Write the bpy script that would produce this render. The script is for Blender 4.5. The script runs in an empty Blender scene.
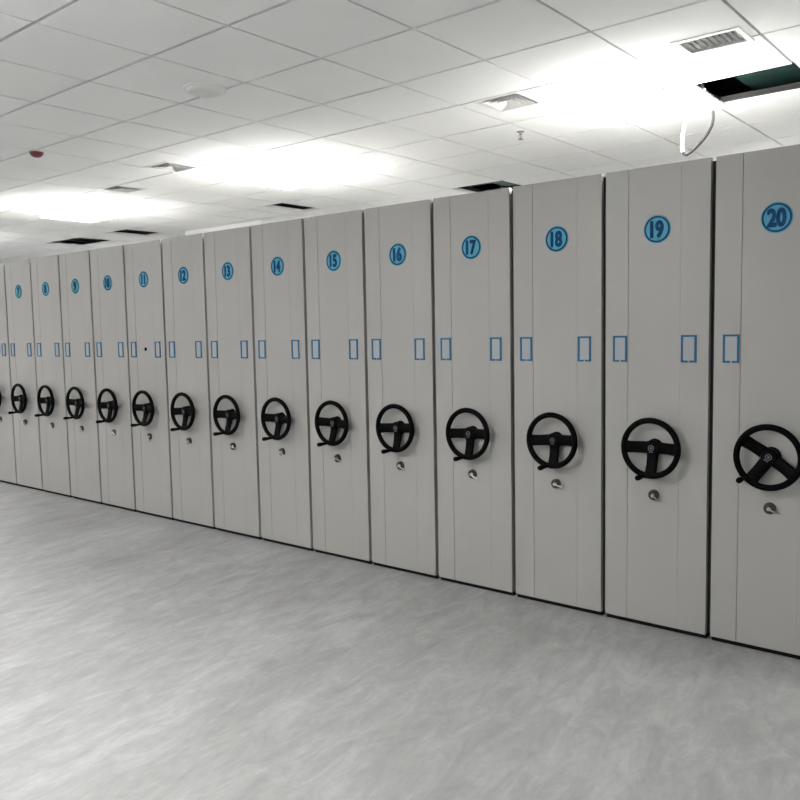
import bpy, bmesh, math, random
from mathutils import Matrix, Vector
random.seed(7)
S = bpy.context.scene
COL = S.collection
PI = math.pi

# ---------------------------------------------------------------- materials
def mat(name, col, rough=.5, metal=0.0, bump=0.0, bscale=60, emit=None, estr=0, var=0.0, vscale=3.0, spec=.5):
    m = bpy.data.materials.new(name); m.use_nodes = True
    nt = m.node_tree; N = nt.nodes; L = nt.links
    b = N['Principled BSDF']
    b.inputs['Base Color'].default_value = (*col, 1)
    b.inputs['Roughness'].default_value = rough
    b.inputs['Metallic'].default_value = metal
    b.inputs['Specular IOR Level'].default_value = spec
    tc = N.new('ShaderNodeTexCoord')
    if var:
        n = N.new('ShaderNodeTexNoise'); n.inputs['Scale'].default_value = vscale; n.inputs['Detail'].default_value = 4
        L.new(tc.outputs['Object'], n.inputs['Vector'])
        r = N.new('ShaderNodeValToRGB')
        r.color_ramp.elements[0].position = .3; r.color_ramp.elements[1].position = .7
        r.color_ramp.elements[0].color = (*[c*(1-var) for c in col], 1)
        r.color_ramp.elements[1].color = (*[min(1, c*(1+var)) for c in col], 1)
        L.new(n.outputs['Fac'], r.inputs['Fac']); L.new(r.outputs['Color'], b.inputs['Base Color'])
    if bump:
        n = N.new('ShaderNodeTexNoise'); n.inputs['Scale'].default_value = bscale; n.inputs['Detail'].default_value = 3
        L.new(tc.outputs['Object'], n.inputs['Vector'])
        bp = N.new('ShaderNodeBump'); bp.inputs['Strength'].default_value = bump; bp.inputs['Distance'].default_value = .002
        L.new(n.outputs['Fac'], bp.inputs['Height']); L.new(bp.outputs['Normal'], b.inputs['Normal'])
    if emit:
        b.inputs['Emission Color'].default_value = (*emit, 1); b.inputs['Emission Strength'].default_value = estr
    return m

M = {}
M['panel'] = mat('grey_powder_coat', (.30, .293, .28), .42, bump=.12, bscale=260, var=.015, vscale=1.3, spec=.35)
M['body'] = mat('shelving_steel', (.36, .355, .34), .5, bump=.05, bscale=200)
M['black'] = mat('black_plastic', (.0016, .0016, .0018), .55, bump=.1, bscale=400, spec=.04)
M['rubber'] = mat('dark_rubber', (.016, .015, .014), .8, bump=.1, bscale=200)
M['base'] = mat('black_plinth', (.004, .004, .004), .7, spec=.1, bump=.1, bscale=100)
M['cyan'] = mat('plate_blue', (.075, .28, .39), .55, spec=.15, var=.05, vscale=20)
M['teal'] = mat('plate_teal', (.055, .27, .29), .55, spec=.15, var=.05, vscale=20)
M['navy'] = mat('plate_navy', (.004, .040, .115), .6, spec=.08, var=.05, vscale=20)
M['frame'] = mat('holder_blue', (.02, .115, .22), .5, spec=.15, var=.06, vscale=20)
M['card'] = mat('label_card', (.285, .30, .315), .6, bump=.05)
M['chrome'] = mat('lock_chrome', (.72, .72, .72), .2, 1.0, var=.03, vscale=30)
M['key_steel'] = mat('key_steel', (.38, .38, .38), .35, 1.0, var=.03, vscale=30)
M['dark_metal'] = mat('lock_dark_metal', (.06, .06, .06), .35, .8, var=.05, vscale=30)
M['emblem'] = mat('emblem_grey', (.09, .09, .10), .4, .3, var=.05, vscale=30)
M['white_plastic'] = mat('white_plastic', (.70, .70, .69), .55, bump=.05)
M['white_metal'] = mat('white_painted_metal', (.75, .75, .74), .45, bump=.05)
M['slat'] = mat('vent_slat', (.26, .26, .255), .6, bump=.05)
M['diffuser_grey'] = mat('diffuser_grey', (.5, .5, .49), .6, bump=.05)
M['duct'] = mat('duct_dark', (.02, .02, .02), .7, bump=.1)
M['red'] = mat('alarm_red', (.13, .008, .010), .3, var=.05, vscale=30)
M['brass'] = mat('sprinkler_metal', (.25, .25, .24), .4, .8, var=.05, vscale=40)
M['tile'] = mat('ceiling_tile', (.87, .875, .87), .85, bump=.25, bscale=220, var=.012, vscale=2.5, spec=.2)
M['runner'] = mat('ceiling_runner', (.03, .03, .03), .8, spec=.1, bump=.05)
M['wall'] = mat('white_wall', (.8, .8, .79), .8, bump=.2, bscale=90, var=.02, vscale=1.0)
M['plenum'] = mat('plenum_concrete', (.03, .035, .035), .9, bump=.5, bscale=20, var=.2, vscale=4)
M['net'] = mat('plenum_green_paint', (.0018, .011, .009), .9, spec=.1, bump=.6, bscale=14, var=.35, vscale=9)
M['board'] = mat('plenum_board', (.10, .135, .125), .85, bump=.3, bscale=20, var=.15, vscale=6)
M['cable'] = mat('cable_sheath', (.009, .009, .009), .6, spec=.05, bump=.1, bscale=120)
M['lamp'] = mat('opal_diffuser', (.9, .9, .9), .4, emit=(1.0, .995, .985), estr=74.0)
M['uplight'] = mat('uplight_glow', (.9, .9, .9), .4, emit=(1.0, .995, .985), estr=58.0)
M['rail'] = mat('steel_rail', (.35, .35, .35), .35, .9, var=.05, vscale=10)

def floor_material():
    m = bpy.data.materials.new('grey_vinyl_floor'); m.use_nodes = True
    nt = m.node_tree; N = nt.nodes; L = nt.links; b = N['Principled BSDF']
    b.inputs['Roughness'].default_value = .5; b.inputs['Specular IOR Level'].default_value = .35
    tc = N.new('ShaderNodeTexCoord')
    def noise(sx, sy, scale, detail, dist=0.0, rough=.6):
        mp = N.new('ShaderNodeMapping'); mp.inputs['Scale'].default_value = (sx, sy, 1)
        m0 = N.new('ShaderNodeMapping'); m0.inputs['Rotation'].default_value = (0, 0, -.16)
        L.new(tc.outputs['Object'], m0.inputs['Vector']); L.new(m0.outputs['Vector'], mp.inputs['Vector'])
        n = N.new('ShaderNodeTexNoise'); n.inputs['Scale'].default_value = scale; n.inputs['Detail'].default_value = detail
        n.inputs['Distortion'].default_value = dist; n.inputs['Roughness'].default_value = rough
        L.new(mp.outputs['Vector'], n.inputs['Vector']); return n.outputs['Fac']
    a = noise(1.0, .34, 8.0, 9, .9, .68)      # streaks running towards the cabinets
    c = noise(1.0, .6, 1.6, 3, .3)            # broad clouds
    d = noise(1, .5, 38.0, 4)
    def mix(x, y, f):
        k = N.new('ShaderNodeMix'); k.data_type = 'FLOAT'; k.inputs[0].default_value = f
        L.new(x, k.inputs[2]); L.new(y, k.inputs[3]); return k.outputs[0]
    v = mix(mix(a, c, .38), d, .16)
    r = N.new('ShaderNodeValToRGB')
    e = r.color_ramp.elements
    e[0].position = .36; e[0].color = (.215, .215, .213, 1)
    e[1].position = .64; e[1].color = (.375, .375, .371, 1)
    mid = e.new(.5); mid.color = (.285, .285, .281, 1)
    L.new(v, r.inputs['Fac']); L.new(r.outputs['Color'], b.inputs['Base Color'])
    bp = N.new('ShaderNodeBump'); bp.inputs['Strength'].default_value = .08; bp.inputs['Distance'].default_value = .002
    L.new(a, bp.inputs['Height']); L.new(bp.outputs['Normal'], b.inputs['Normal'])
    return m
M['floor'] = floor_material()

# ---------------------------------------------------------------- mesh helpers
def box(bm, x0, x1, y0, y1, z0, z1):
    v = [bm.verts.new(p) for p in ((x0,y0,z0),(x1,y0,z0),(x1,y1,z0),(x0,y1,z0),(x0,y0,z1),(x1,y0,z1),(x1,y1,z1),(x0,y1,z1))]
    for f in ((0,3,2,1),(4,5,6,7),(0,1,5,4),(1,2,6,5),(2,3,7,6),(3,0,4,7)):
        bm.faces.new([v[i] for i in f])

def rev(bm, prof, c, axis='Y', seg=32, a0=0.0):
    """revolve a profile of (radius, height) about an axis through c; heights run along the axis"""
    rings = []
    for r, h in prof:
        ring = []
        if r < 1e-6:
            p = (0, h, 0) if axis == 'Y' else (0, 0, h)
            ring = [bm.verts.new(Vector(c) + Vector(p))]
        else:
            for k in range(seg):
                a = a0 + 2*PI*k/seg
                p = (r*math.cos(a), h, r*math.sin(a)) if axis == 'Y' else (r*math.cos(a), r*math.sin(a), h)
                ring.append(bm.verts.new(Vector(c) + Vector(p)))
        rings.append(ring)
    for A, B in zip(rings, rings[1:]):
        if len(A) == 1 and len(B) == 1: continue
        for k in range(seg):
            l = (k+1) % seg
            if len(A) == 1: bm.faces.new((A[0], B[k], B[l]))
            elif len(B) == 1: bm.faces.new((A[k], A[l], B[0]))
            else: bm.faces.new((A[k], A[l], B[l], B[k]))

def tube(bm, pts, r, seg=12, closed=False, caps=True):
    pts = [Vector(p) for p in pts]; n = len(pts); rings = []
    up = None
    for i, p in enumerate(pts):
        if closed: t = (pts[(i+1) % n] - pts[i-1]).normalized()
        else: t = (pts[min(i+1, n-1)] - pts[max(i-1, 0)]).normalized()
        if up is None:
            up = Vector((0, 1, 0)) if abs(t.y) < .9 else Vector((1, 0, 0))
        s = t.cross(up).normalized(); up = s.cross(t).normalized()
        rr = r[i] if isinstance(r, (list, tuple)) else r
        rings.append([bm.verts.new(p + (s*math.cos(2*PI*k/seg) + up*math.sin(2*PI*k/seg))*rr) for k in range(seg)])
    m = n if closed else n-1
    for i in range(m):
        A, B = rings[i], rings[(i+1) % n]
        for k in range(seg):
            l = (k+1) % seg; bm.faces.new((A[k], A[l], B[l], B[k]))
    if caps and not closed:
        bm.faces.new(rings[0][::-1]); bm.faces.new(rings[-1])

def obj(name, bm, m, parent=None, bevel=0, smooth=False):
    if bevel:
        bmesh.ops.bevel(bm, geom=[e for e in bm.edges], offset=bevel, segments=2, affect='EDGES', profile=.6)
    bmesh.ops.recalc_face_normals(bm, faces=bm.faces)
    me = bpy.data.meshes.new(name); bm.to_mesh(me); bm.free()
    me.materials.append(m)
    if smooth:
        me.polygons.foreach_set('use_smooth', [True]*len(me.polygons))
        try: me.set_sharp_from_angle(angle=math.radians(35))
        except Exception: pass
    o = bpy.data.objects.new(name, me); COL.objects.link(o)
    if parent: o.parent = parent
    return o

def struct(o): o['kind'] = 'structure'; return o
def tag(o, label, cat, group=None):
    o['label'] = label; o['category'] = cat
    if group: o['group'] = group
    return o
def empty(name, loc, label, cat, group=None):
    o = bpy.data.objects.new(name, None); COL.objects.link(o); o.location = loc
    o.empty_display_size = .2
    return tag(o, label, cat, group)

# ---------------------------------------------------------------- the room
GX, GY, T, CZ = -4.831, 1.279, .6, 3.005
X0, X1, Y0, Y1 = -16.2, 3.6, -4.6, 11.0
bm = bmesh.new(); box(bm, X0-.2, X1+.2, Y0-.2, Y1+.2, -.12, -.010); struct(obj('floor', bm, M['floor']))
bm = bmesh.new(); box(bm, X0-.2, X0, Y0-.2, Y1+.2, -.010, 3.9); struct(obj('wall_left', bm, M['wall']))
bm = bmesh.new(); box(bm, X1, X1+.2, Y0-.2, Y1+.2, -.010, 3.9); struct(obj('wall_right', bm, M['wall']))
bm = bmesh.new(); box(bm, X0, X1, Y1, Y1+.2, -.010, 3.9); struct(obj('wall_back', bm, M['wall']))
bm = bmesh.new(); box(bm, X0, X1, Y0-.2, Y0, -.010, 3.9); struct(obj('wall_front', bm, M['wall']))
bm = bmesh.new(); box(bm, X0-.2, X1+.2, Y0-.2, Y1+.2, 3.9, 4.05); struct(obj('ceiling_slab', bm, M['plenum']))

# openings where a tile is missing: tile index -> part of the tile that stays (None = all gone)
holes = {(5,6): None, (0,9): None, (-4,8): (0, .52), (-12,8): (0, .38), (-11,8): None, (-9,8): (0, .2)}
vent_c = (-1.442, 4.215, .165, .125)            # the long vent is cut into the tiles around it
diffs = [(-2.755, 4.43), (-5.85, 4.14), (-7.03, 4.41)]
DH = .165
cuts = [(vent_c[0]-vent_c[2]+.02, vent_c[0]+vent_c[2]-.02, vent_c[1]-vent_c[3]+.02, vent_c[1]+vent_c[3]-.02)]
cuts += [(x-DH+.02, x+DH-.02, y-DH+.02, y+DH-.02) for x, y in diffs]
def split_rect(r, c):
    """rectangle r minus rectangle c, as rectangles"""
    a, b, p, q = r; ca, cb, cp, cq = c
    if ca >= b or cb <= a or cp >= q or cq <= p: return [r]
    out = []
    if ca > a: out.append((a, ca, p, q)); a = ca
    if cb < b: out.append((cb, b, p, q)); b = cb
    if cp > p: out.append((a, b, p, cp)); p = cp
    if cq < q: out.append((a, b, cq, q))
    return out
bm = bmesh.new()
i0, i1 = math.floor((X0-GX)/T), math.ceil((X1-GX)/T)
j0, j1 = math.floor((Y0-GY)/T), math.ceil((Y1-GY)/T)
gx, gy = .0070, .0098
for i in range(i0, i1):
    for j in range(j0, j1):
        xa, xb = GX+i*T+gx, GX+(i+1)*T-gx; ya, yb = GY+j*T+gy, GY+(j+1)*T-gy
        if (i, j) in holes:
            k = holes[(i, j)]
            if k is None: continue
            xa, xb = GX+(i+k[0])*T+gx, GX+(i+k[1])*T-gx
        xa, xb, ya, yb = max(xa, X0), min(xb, X1), max(ya, Y0), min(yb, Y1)
        if xb-xa < .02 or yb-ya < .02: continue
        rs = [(xa, xb, ya, yb)]
        for c in cuts:
            rs = [s for r in rs for s in split_rect(r, c)]
        z = CZ
        for r in rs: box(bm, r[0], r[1], r[2], r[3], z, z+.0255)
struct(obj('ceiling', bm, M['tile']))
# suspended runners seen as thin lines between the tiles
def in_hole_x(i, j):  return (i, j) in holes and holes[(i, j)] is None
bm = bmesh.new()
for i in range(i0, i1+1):
    x = GX+i*T
    if not X0+.02 < x < X1-.02: continue
    for j in range(j0, j1):
        ya, yb = max(GY+j*T, Y0), min(GY+(j+1)*T, Y1)
        segs = [(ya, yb)]
        for c in cuts:
            if c[0] < x+.012 and c[1] > x-.012:
                segs = [s for a, b in segs for s in ((a, min(b, c[2])), (max(a, c[3]), b)) if s[1]-s[0] > .004]
        for a, b in segs: box(bm, x-.014, x+.014, a, b, CZ+.026, CZ+.034); box(bm, x-.002, x+.002, a, b, CZ+.034, CZ+.06)
for j in range(j0, j1+1):
    y = GY+j*T
    if not Y0+.02 < y < Y1-.02: continue
    for i in range(i0, i1):
        xa, xb = max(GX+i*T+.0141, X0), min(GX+(i+1)*T-.0141, X1)
        segs = [(xa, xb)]
        for c in cuts:
            if c[2] < y+.012 and c[3] > y-.012:
                segs = [s for a, b in segs for s in ((a, min(b, c[0])), (max(a, c[1]), b)) if s[1]-s[0] > .004]
        for a, b in segs: box(bm, a, b, y-.014, y+.014, CZ+.026, CZ+.034); box(bm, a, b, y-.002, y+.002, CZ+.034, CZ+.06)
struct(obj('ceiling_grid', bm, M['runner']))
# green painted beam and services above the openings
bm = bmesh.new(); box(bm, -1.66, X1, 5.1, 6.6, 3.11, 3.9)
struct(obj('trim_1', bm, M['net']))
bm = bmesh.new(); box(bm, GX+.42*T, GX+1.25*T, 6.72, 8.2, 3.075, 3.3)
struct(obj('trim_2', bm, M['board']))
# plaster soffit hanging a little below the tiles at the back
bm = bmesh.new(); box(bm, -9.3, -7.75, 6.75, 7.4, 2.925, CZ)
struct(obj('trim_3', bm, M['wall']))

# ---------------------------------------------------------------- shelving units
PITCH, YF, RX = .5792, 4.132, -1.400
W, ZT, ZB = .5535, 2.436, .026
DEPTH = 3.0
GREY = 'grey mobile shelving unit'

def digits(text, parent):
    c = bpy.data.curves.new('number', 'FONT'); c.body = text; c.size = .099; c.align_x = 'CENTER'; c.align_y = 'CENTER'
    c.extrude = .0012; c.space_character = 1.0
    src = bpy.data.meshes.new_from_object(bpy.data.objects.new('tmp', c))
    bm = bmesh.new()
    for q, (dx, dy) in enumerate(((0, 0), (.0052, 0), (-.0052, 0), (0, .0048), (0, -.0048), (.0038, .0036), (-.0038, .0036), (.0038, -.0036), (-.0038, -.0036))):
        src.transform(Matrix.Translation((dx, dy, q*.00004))); bm.from_mesh(src); src.transform(Matrix.Translation((-dx, -dy, -q*.00004)))
    me = bpy.data.meshes.new('number'); bm.to_mesh(me); bm.free()
    me.transform(Matrix.Diagonal((.84 if len(text) > 1 else .95, 1.14, 1, 1)))
    me.transform(Matrix.Rotation(PI/2, 4, 'X'))
    ys = [v.co.x for v in me.vertices]; zs = [v.co.z for v in me.vertices]
    me.transform(Matrix.Translation((-(min(ys)+max(ys))/2, 0, -(min(zs)+max(zs))/2)))
    me.materials.clear(); me.materials.append(M['navy'])
    o = bpy.data.objects.new('number', me); COL.objects.link(o); o.parent = parent
    o.location = (0, -.0055, 0)
    return o

def make_unit():
    u = empty('mobile_shelving_unit', (0, 0, 0), GREY, 'shelving unit')
    h = W/2
    # carcass behind the front: side walls, top and a closed back, standing on the plinth
    bm = bmesh.new()
    box(bm, -h+.012, -h+.03, .0315, DEPTH, ZB+.004, ZT-.012)
    box(bm, h-.03, h-.012, .0315, DEPTH, ZB+.004, ZT-.012)
    box(bm, -h+.0305, h-.0305, .0315, DEPTH, ZT-.032, ZT-.012)
    box(bm, -h+.0305, h-.0305, .0315, .05, ZB+.005, ZT-.033)
    box(bm, -h+.0305, h-.0305, DEPTH-.02, DEPTH, ZB+.005, ZT-.033)
    obj('body', bm, M['body'], u)
    bm = bmesh.new(); box(bm, -h+.002, h-.002, .018, DEPTH, 0.0, ZB); obj('plinth', bm, M['base'], u)
    # front: three folded steel panels with fine joints
    for a, b, n in ((-h, -.1500, 'left_panel'), (-.1475, .1300, 'centre_panel'), (.1304, h, 'right_panel')):
        bm = bmesh.new(); box(bm, a, b, 0, .031, ZB, ZT); obj(n, bm, M['panel'], u, bevel=.0007)
    # rubber strips that close the slit between units
    for s in (-1, 1):
        bm = bmesh.new(); xs = sorted((s*(h-.0115), s*(h+.0125))); box(bm, xs[0], xs[1], .0325, .075, ZB+.004, ZT-.0135)
        obj('rubber_strip', bm, M['rubber'], u)
    # number plate
    bm = bmesh.new(); rev(bm, [(0, -.003), (.070, -.003), (.072, -.0015), (.072, 0), (0, 0)], (0, 0, 0), seg=40)
    p = obj('number_plate', bm, M['cyan'], u, smooth=True); p.location = (.007, 0, 2.113)
    p['label'] = 'round blue number plate'
    bm = bmesh.new(); rev(bm, [(.0585, -.0032), (.0585, -.0042), (.0675, -.0042), (.0675, -.0032), (.0585, -.0032)], (0, 0, 0), seg=40)
    obj('plate_ring', bm, M['navy'], p, smooth=True)
    # two label holders
    for x in (-.193, .177):
        bm = bmesh.new(); a, b, w = .039, .0695, .0095
        box(bm, -a, -a+w, -.007, 0, -b, b); box(bm, a-w, a, -.007, 0, -b, b)
        box(bm, -a+w, a-w, -.007, 0, b-w, b)
        box(bm, -a+w, -.006, -.007, 0, -b, -b+w); box(bm, .006, a-w, -.007, 0, -b, -b+w)
        f = obj('label_holder', bm, M['frame'], u); f.location = (x, 0, 1.4985); f['label'] = 'blue label holder frame'
        bm = bmesh.new(); box(bm, -a+w+.0002, a-w-.0002, -.0025, 0, -b+w+.0002, b-w-.0002); obj('label_card', bm, M['card'], f)
    # handwheel: rim, three dished spokes, hub and shaft are one casting
    RR, YR = .1455, -.062
    bm = bmesh.new()
    tube(bm, [(RR*math.cos(2*PI*k/56), YR, RR*math.sin(2*PI*k/56)) for k in range(56)],   .0155, 12, closed=True)
    for a in (0, PI, 1.5*PI):
        d = Vector((math.cos(a), 0, math.sin(a))); s = Vector((-math.sin(a), 0, math.cos(a)))
        rows = []
        for r, y, w, t in ((.012, -.034, .033, .015), (.05, -.036, .031, .014), (.09, -.046, .030, .013), (.125, -.0575, .032, .011), (RR, YR, .038, .009)):
            c = d*r
            rows.append([bm.verts.new(c + s*w*k[0] + Vector((0, y + t*k[1], 0))) for k in ((-1, .25), (-.8, -.6), (-.3, -.95), (.3, -.95), (.8, -.6), (1, .25), (.7, .8), (-.7, .8))])
        for A, B in zip(rows, rows[1:]):
            for k in range(8): bm.faces.new((A[k], A[(k+1) % 8], B[(k+1) % 8], B[k]))
        bm.faces.new(rows[0][::-1]); bm.faces.new(rows[-1])
    rev(bm, [(0, -.054), (.028, -.054), (.036, -.051), (.041, -.043), (.040, -.028), (.032, -.022), (.032, -.012), (.043, -.010), (.045, 0), (0, 0)], (0, 0, 0), seg=32)
    wh = obj('handwheel', bm, M['black'], u, smooth=True); wh.location = (.004, 0, .982); wh['label'] = 'black three-spoked handwheel'
    bm = bmesh.new()
    rev(bm, [(0, -.0560), (.006, -.0560), (.006, -.0543), (0, -.0543)], (0, 0, 0), seg=20)
    rev(bm, [(.012, -.0543), (.012, -.0560), (.0155, -.0560), (.0155, -.0543), (.012, -.0543)], (0, 0, 0), seg=28)
    box(bm, -.012, .012, -.0560, -.0543, -.0225, -.0195)
    obj('hub_emblem', bm, M['emblem'], wh, smooth=True)
    bm = bmesh.new(); ha = math.radians(-100)
    rev(bm, [(0, -.172), (.008, -.172), (.0135, -.167), (.0145, -.155), (.012, -.125), (.0098, -.105), (.0105, -.094), (.008, -.090), (.007, -.064), (0, -.064)],
        (RR*math.cos(ha), 0, RR*math.sin(ha)), seg=18)
    obj('crank_handle', bm, M['black'], wh, smooth=True)
    # lock with key
    bm = bmesh.new()
    rev(bm, [(0, -.008), (.017, -.008), (.019, -.016), (.0265, -.016), (.029, -.008), (.029, 0), (0, 0)], (0, 0, 0), seg=28)
    lk = obj('lock', bm, M['dark_metal'], u, smooth=True); lk.location = (.001, 0, .726)
    bm = bmesh.new()
    rev(bm, [(0, -.020), (.011, -.020), (.013, -.017), (.0145, -.0085), (0, -.0085)], (0, 0, 0), seg=24)
    obj('lock_cylinder', bm, M['chrome'], lk, smooth=True)
    bm = bmesh.new()
    tube(bm, [(0, -.0205, 0), (.004, -.030, -.002), (.026, -.030, -.013), (.046, -.026, -.024)], [.004, .0045, .0045, .007], 10)
    rev(bm, [(0, -.034), (.007, -.034), (.009, -.030), (.007, -.0205), (0, -.0205)], (0, 0, 0), seg=16)
    obj('key', bm, M['key_steel'], lk, smooth=True)
    return u

proto = make_unit()
def kids(o): return [c for c in COL.objects if c.parent == o]
tree = {c: kids(c) for c in kids(proto)}
def copy_unit():
    r = proto.copy(); COL.objects.link(r)
    for c, gs in tree.items():
        n = c.copy(); COL.objects.link(n); n.parent = r
        for g in gs:
            d = g.copy(); COL.objects.link(d); d.parent = n
    return r
def ord_name(n): return str(n)
tilt = {20: -34, 19: 0, 18: 3, 17: 2, 16: 3, 15: -2, 14: -1, 13: 0, 12: 3, 11: -1, 10: 2, 9: -2, 8: 1, 7: 3, 6: 0, 5: 0, 21: 4}
extra = {20: ', its black handwheel turned askew', 11: ', small dark peephole above wheel', 7: ', its plate more teal', 9: ', its plate more teal'}
nums = [20] + [n for n in range(21, 4, -1) if n != 20]
for n in nums:
    u = proto if n == 20 else copy_unit()
    u.location = (RX+(n-19)*PITCH-PITCH/2, YF, -.010)
    u['label'] = '%s with blue round number plate %d%s' % (GREY, n, extra.get(n, ''))
    u['group'] = 'numbered mobile shelving units'
    for c in kids(u):
        b = c.name.split('.')[0]
        if b == 'number_plate':
            digits(str(n), c)
            c['label'] = 'round %s plate numbered %d' % ('teal' if n in (7, 9) else 'blue', n)
            if n in (7, 9):
                c.data = c.data.copy(); c.data.materials.clear(); c.data.materials.append(M['teal'])
        if b == 'handwheel': c.rotation_euler = (0, -math.radians(tilt[n]), 0)
        if b == 'lock':
            a = random.uniform(-.25, .25) + (.7 if n == 11 else 0)
            c.rotation_euler = (0, a, 0)
    if n == 11:
        bm = bmesh.new(); rev(bm, [(0, -.002), (.008, -.002), (.010, -.005), (.0145, -.005), (.0155, 0), (0, 0)], (0, 0, 0), seg=24)
        ph = obj('peephole', bm, M['black'], u, smooth=True); ph.location = (-.008, 0, 1.502)

# ---------------------------------------------------------------- ceiling lamps
lamp_places = [((-1.95, 4.80), 'ceiling light panel beside the dangling cable and open tile'),
               ((-5.24, 4.85), 'middle glowing ceiling light panel, above units 13 and 14'),
               ((-8.30, 4.68), 'leftmost glowing ceiling light panel, near the far end'),
               ((-11.6, 4.60), 'farthest ceiling light panel at the left end of the row'),
               ((-1.9, 7.95), 'unseen added light panel behind the shelving, right end of back row'),  # back row is out of view, added to brighten the far ceiling
               ((-5.2, 7.95), 'unseen added light panel behind the shelving, second in back row'),
               ((-8.2, 7.95), 'unseen added light panel behind the shelving, third in back row'),
               ((-11.6, 7.95), 'unseen added light panel behind the shelving, far end of back row'),
               ((-3.1, .75), 'ceiling light panel over the open floor, right end of near row'),
               ((-6.3, .3), 'ceiling light panel over the open floor, second in near row'),
               ((-9.6, 1.2), 'ceiling light panel over the open floor, third in near row'),
               ((-12.9, 1.2), 'ceiling light panel over the open floor, far end of near row'),
               ((1.3, 4.72), 'ceiling light panel above the last units at right'),
               ((-3.6, -2.7), 'unseen fill light panel behind the viewer, at left'),  # unseen pair added as frontal fill for the unit faces
               ((-0.3, -2.7), 'unseen fill light panel behind the viewer, at right')]
DROP = .08
def make_lamp(label):
    t = empty('ceiling_light', (0, 0, 0), label, 'ceiling light', 'square ceiling light panels')
    for s in (-1, 1):
        for r in (-1, 1):
            bm = bmesh.new(); tube(bm, [(s*.2, r*.2, 0), (s*.2, r*.2, -DROP+.002)], .004, 8)
            obj('suspension_rod', bm, M['white_metal'], t)
    bm = bmesh.new(); a = .285
    box(bm, -a, a, -a, a, -DROP-.030, -DROP-.0122)
    obj('diffuser', bm, M['lamp'], t, bevel=.006)
    bm = bmesh.new(); box(bm, -a, a, -a, a, -DROP-.0118, -DROP)
    obj('added_uplight', bm, M['uplight'], t, bevel=.004)  # glowing top layer added to throw light onto the ceiling around the panel
    bm = bmesh.new()
    for x0, x1, y0, y1 in ((-.292, -.286, -.292, .292), (.286, .292, -.292, .292), (-.286, .286, -.292, -.286), (-.286, .286, .286, .292)):
        box(bm, x0, x1, y0, y1, -DROP-.018, -DROP-.006)
    obj('frame', bm, M['white_metal'], t)
    return t
L0 = make_lamp(lamp_places[0][1]); Lk = kids(L0)
for q, ((lx, ly), lab) in enumerate(lamp_places):
    if q == 0: t = L0
    else:
        t = L0.copy(); COL.objects.link(t); t['label'] = lab
        for c in Lk:
            n = c.copy(); COL.objects.link(n); n.parent = t
    t.location = (lx, ly, CZ)

# ---------------------------------------------------------------- ceiling fittings
# long return-air vent
vx, vy, va, vb = vent_c
t = empty('ceiling_vent', (vx, vy, CZ), 'white rectangular louvred air vent set in the ceiling near open tile', 'vent')
bm = bmesh.new(); w = .028
for x0, x1, y0, y1 in ((-va, -va+w, -vb, vb), (va-w, va, -vb, vb), (-va+w, va-w, -vb, -vb+w), (-va+w, va-w, vb-w, vb)):
    box(bm, x0, x1, y0, y1, -.006, -.0002)
for x0, x1, y0, y1 in ((-va+.022, -va+w, -vb+.022, vb-.022), (va-w, va-.022, -vb+.022, vb-.022), (-va+w, va-w, -vb+.022, -vb+w), (-va+w, va-w, vb-w, vb-.022)):
    box(bm, x0, x1, y0, y1, 0, .05)
obj('frame', bm, M['white_metal'], t)
n = 9
for k in range(n):
    x = -va+w + (2*va-2*w)*(k+.5)/n
    bm = bmesh.new(); c, s = math.cos(.75), math.sin(.75)
    v = [(x-.008*c, -.008*s), (x+.008*c, .008*s)]
    y0, y1 = -vb+w+.001, vb-w-.001; th = .0012
    pts = []
    for (px, pz) in v:
        for y in (y0, y1):
            pts += [(px-th*s, y, pz+.010+th*c), (px+th*s, y, pz+.010-th*c)]
    vv = [bm.verts.new(p) for p in pts]
    for f in ((0,1,3,2), (4,6,7,5), (0,4,5,1), (2,3,7,6), (0,2,6,4), (1,5,7,3)): bm.faces.new([vv[i] for i in f])
    obj('slat', bm, M['slat'], t)
bm = bmesh.new(); box(bm, -va+w, va-w, -vb+w, vb-w, .052, .056); obj('backing', bm, M['duct'], t)

# square four-way diffusers
def make_diffuser(label):
    t = empty('ceiling_diffuser', (0, 0, 0), label, 'diffuser', 'square ceiling air diffusers')
    def ring(bm, a0, z0, a1, z1, th=.002):
        """square louvre: from half-size a0 at z0 to a1 at z1"""
        q = []
        for a, z in ((a0, z0), (a1, z1), (a1-.001, z1+th), (a0-.001, z0+th)):
            q.append([bm.verts.new((sx*a, sy*a, z)) for sx, sy in ((-1,-1), (1,-1), (1,1), (-1,1))])
        for A, B in zip(q, q[1:]+q[:1]):
            for k in range(4): bm.faces.new((A[k], A[(k+1) % 4], B[(k+1) % 4], B[k]))
    bm = bmesh.new(); ring(bm, DH, -.004, DH-.025, -.006, .0055); ring(bm, DH-.025, -.006, DH-.024, .045, .002); obj('frame', bm, M['white_metal'], t)
    for a in (.118, .085, .052):
        bm = bmesh.new(); ring(bm, a, -.008, a-.034, .028); obj('louvre', bm, M['white_metal'], t)
    bm = bmesh.new(); box(bm, -.018, .018, -.018, .018, .004, .006); obj('core', bm, M['white_metal'], t)
    bm = bmesh.new(); box(bm, -DH+.03, DH-.03, -DH+.03, DH-.03, .046, .05); obj('backing', bm, M['duct'], t)
    return t
labs = ['square white air diffuser beside the little sprinkler in the ceiling',
        'grey square air diffuser in the ceiling, nearer of the two above left units',
        'grey square air diffuser in the ceiling, farther of the two above left units']
D0 = make_diffuser(labs[0]); Dk = kids(D0)
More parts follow.
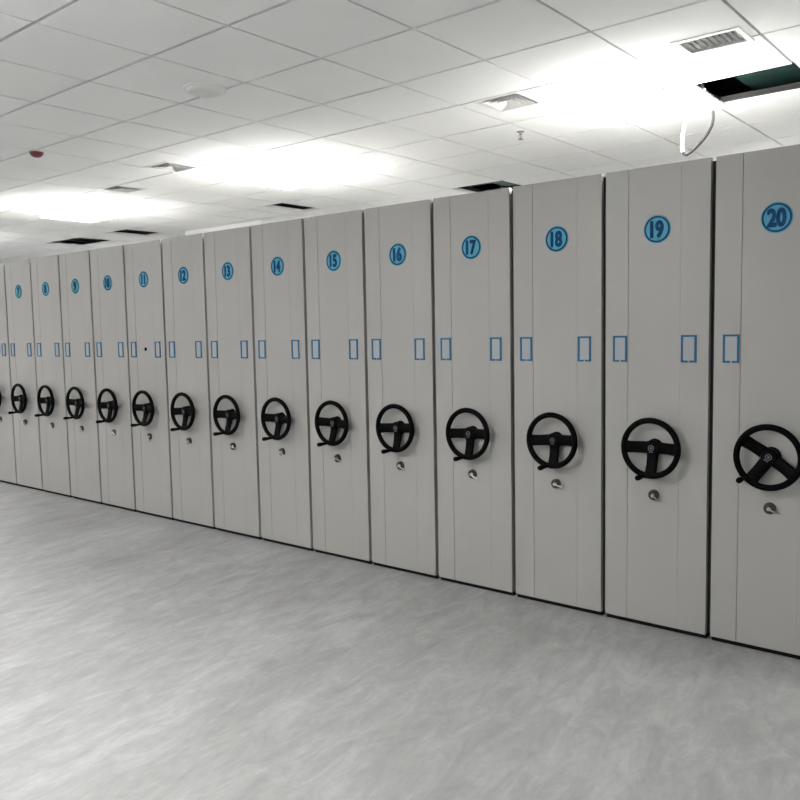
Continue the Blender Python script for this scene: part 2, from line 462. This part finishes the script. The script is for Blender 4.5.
for q, (x, y) in enumerate(diffs):
    if q == 0: t = D0
    else:
        t = D0.copy(); COL.objects.link(t); t['label'] = labs[q]
        for c in Dk:
            n_ = c.copy(); COL.objects.link(n_); n_.parent = t
            if n_.name.startswith(('louvre', 'core')):
                n_.data = c.data.copy(); n_.data.materials.clear(); n_.data.materials.append(M['diffuser_grey'])
    t.location = (x, y, CZ)

# round unlit dome
t = empty('ceiling_dome', (-3.875, 2.99, CZ), 'faint white round dome fixture on the upper left ceiling', 'dome fixture')
bm = bmesh.new(); rev(bm, [(0, -.010), (.118, -.010), (.122, -.007), (.124, 0), (0, 0)], (0, 0, 0), axis='Z', seg=48); obj('base', bm, M['white_plastic'], t, smooth=True)
bm = bmesh.new(); rev(bm, [(0, -.040), (.04, -.038), (.08, -.032), (.103, -.021), (.112, -.0102), (0, -.0102)], (0, 0, 0), axis='Z', seg=48); obj('dome_cover', bm, M['white_plastic'], t, smooth=True)

# red alarm
t = empty('fire_alarm', (-6.07, 3.10, CZ), 'small dark red fire alarm device hanging from the ceiling at left', 'fire alarm')
bm = bmesh.new(); rev(bm, [(0, -.008), (.046, -.008), (.05, -.005), (.052, 0), (0, 0)], (0, 0, 0), axis='Z', seg=32); obj('base', bm, M['white_plastic'], t, smooth=True)
bm = bmesh.new(); rev(bm, [(0, -.046), (.020, -.045), (.032, -.040), (.046, -.025), (.050, -.0085), (0, -.0085)], (0, 0, 0), axis='Z', seg=32); obj('sounder', bm, M['red'], t, smooth=True)

# pendent sprinkler
t = empty('sprinkler', (-3.10, 5.14, CZ), 'tiny metal sprinkler head hanging from the ceiling tile', 'sprinkler')
bm = bmesh.new(); rev(bm, [(0, -.005), (.022, -.005), (.028, -.001), (.028, 0), (0, 0)], (0, 0, 0), axis='Z', seg=24); obj('escutcheon', bm, M['brass'], t, smooth=True)
bm = bmesh.new()
rev(bm, [(0, -.022), (.008, -.022), (.010, -.006), (0, -.006)], (0, 0, 0), axis='Z', seg=16)
for s in (-1, 1): tube(bm, [(s*.009, 0, -.020), (s*.014, 0, -.032), (s*.010, 0, -.046), (0, 0, -.052)], .002, 8)
tube(bm, [(0, 0, -.022), (0, 0, -.050)], .003, 8)
obj('frame', bm, M['brass'], t, smooth=True)
bm = bmesh.new(); rev(bm, [(0, -.056), (.019, -.056), (.019, -.053), (0, -.053)], (0, 0, 0), axis='Z', seg=16); obj('deflector', bm, M['brass'], t, smooth=True)

# cable looping out of the opening down and back to the lamp
def bez(p, n=14):
    out = []
    for s in range(0, len(p)-3, 3):
        for k in range(n + (1 if s+3 >= len(p)-1 else 0)):
            u = k/n; a = (1-u)**3; b = 3*u*(1-u)**2; c = 3*u*u*(1-u); d = u**3
            out.append(Vector(p[s])*a + Vector(p[s+1])*b + Vector(p[s+2])*c + Vector(p[s+3])*d)
    return out
CABLE = [(-1.80, 5.25, 3.9), (-1.81, 5.2, 3.5), (-1.82, 5.12, 3.2), (-1.80, 5.1, 3.045),
         (-1.75, 5.1, 2.965), (-1.715, 5.1, 2.87), (-1.745, 5.1, 2.80),
         (-1.775, 5.1, 2.735), (-1.86, 5.1, 2.665), (-1.893, 5.1, 2.658),
         (-1.925, 5.1, 2.655), (-1.925, 5.1, 2.72), (-1.914, 5.09, 2.785),
         (-1.905, 5.095, 2.86), (-1.90, 5.097, 2.915), (-1.90, 5.094, 2.912)]
cab = empty('cable', (-1.80, 5.1, CZ), 'thin dark cable looping down from the open ceiling tile to the light panel', 'cable')
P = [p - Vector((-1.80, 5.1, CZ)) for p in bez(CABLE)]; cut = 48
bm = bmesh.new(); tube(bm, P[:cut], .009, 10); obj('sheath', bm, M['cable'], cab, smooth=True)
bm = bmesh.new(); tube(bm, P[cut-1:], .0095, 10); k = obj('lit_cable_end', bm, M['white_plastic'], cab, smooth=True); k['label'] = 'lamplit end of the cable, coloured white'  # white colour stands in for lamp light falling on the cable end
# ---------------------------------------------------------------- world and camera
w = bpy.data.worlds.new('world'); S.world = w; w.use_nodes = True
w.node_tree.nodes['Background'].inputs['Color'].default_value = (.6, .62, .65, 1)
w.node_tree.nodes['Background'].inputs['Strength'].default_value = .05
cam = bpy.data.cameras.new('camera'); co = bpy.data.objects.new('camera', cam); COL.objects.link(co)
r = Vector((0.77082301, 0.63677246, -0.01878109)); u = Vector((-0.03841854, 0.07589353, 0.99637553)); f = Vector((-0.63588985, 0.76730764, -0.08296435))
mt = Matrix(((r.x, u.x, -f.x, 0), (r.y, u.y, -f.y, 0), (r.z, u.z, -f.z, 1.6), (0, 0, 0, 1)))
co.matrix_world = mt
cam.sensor_width = 36; cam.lens = 815.16/800*36; cam.clip_start = .02; cam.clip_end = 60
S.camera = co
S.view_settings.view_transform = 'Standard'; S.view_settings.look = 'None'
S.view_settings.gamma = 1; S.view_settings.use_curve_mapping = False
S.view_settings.exposure = 0.17
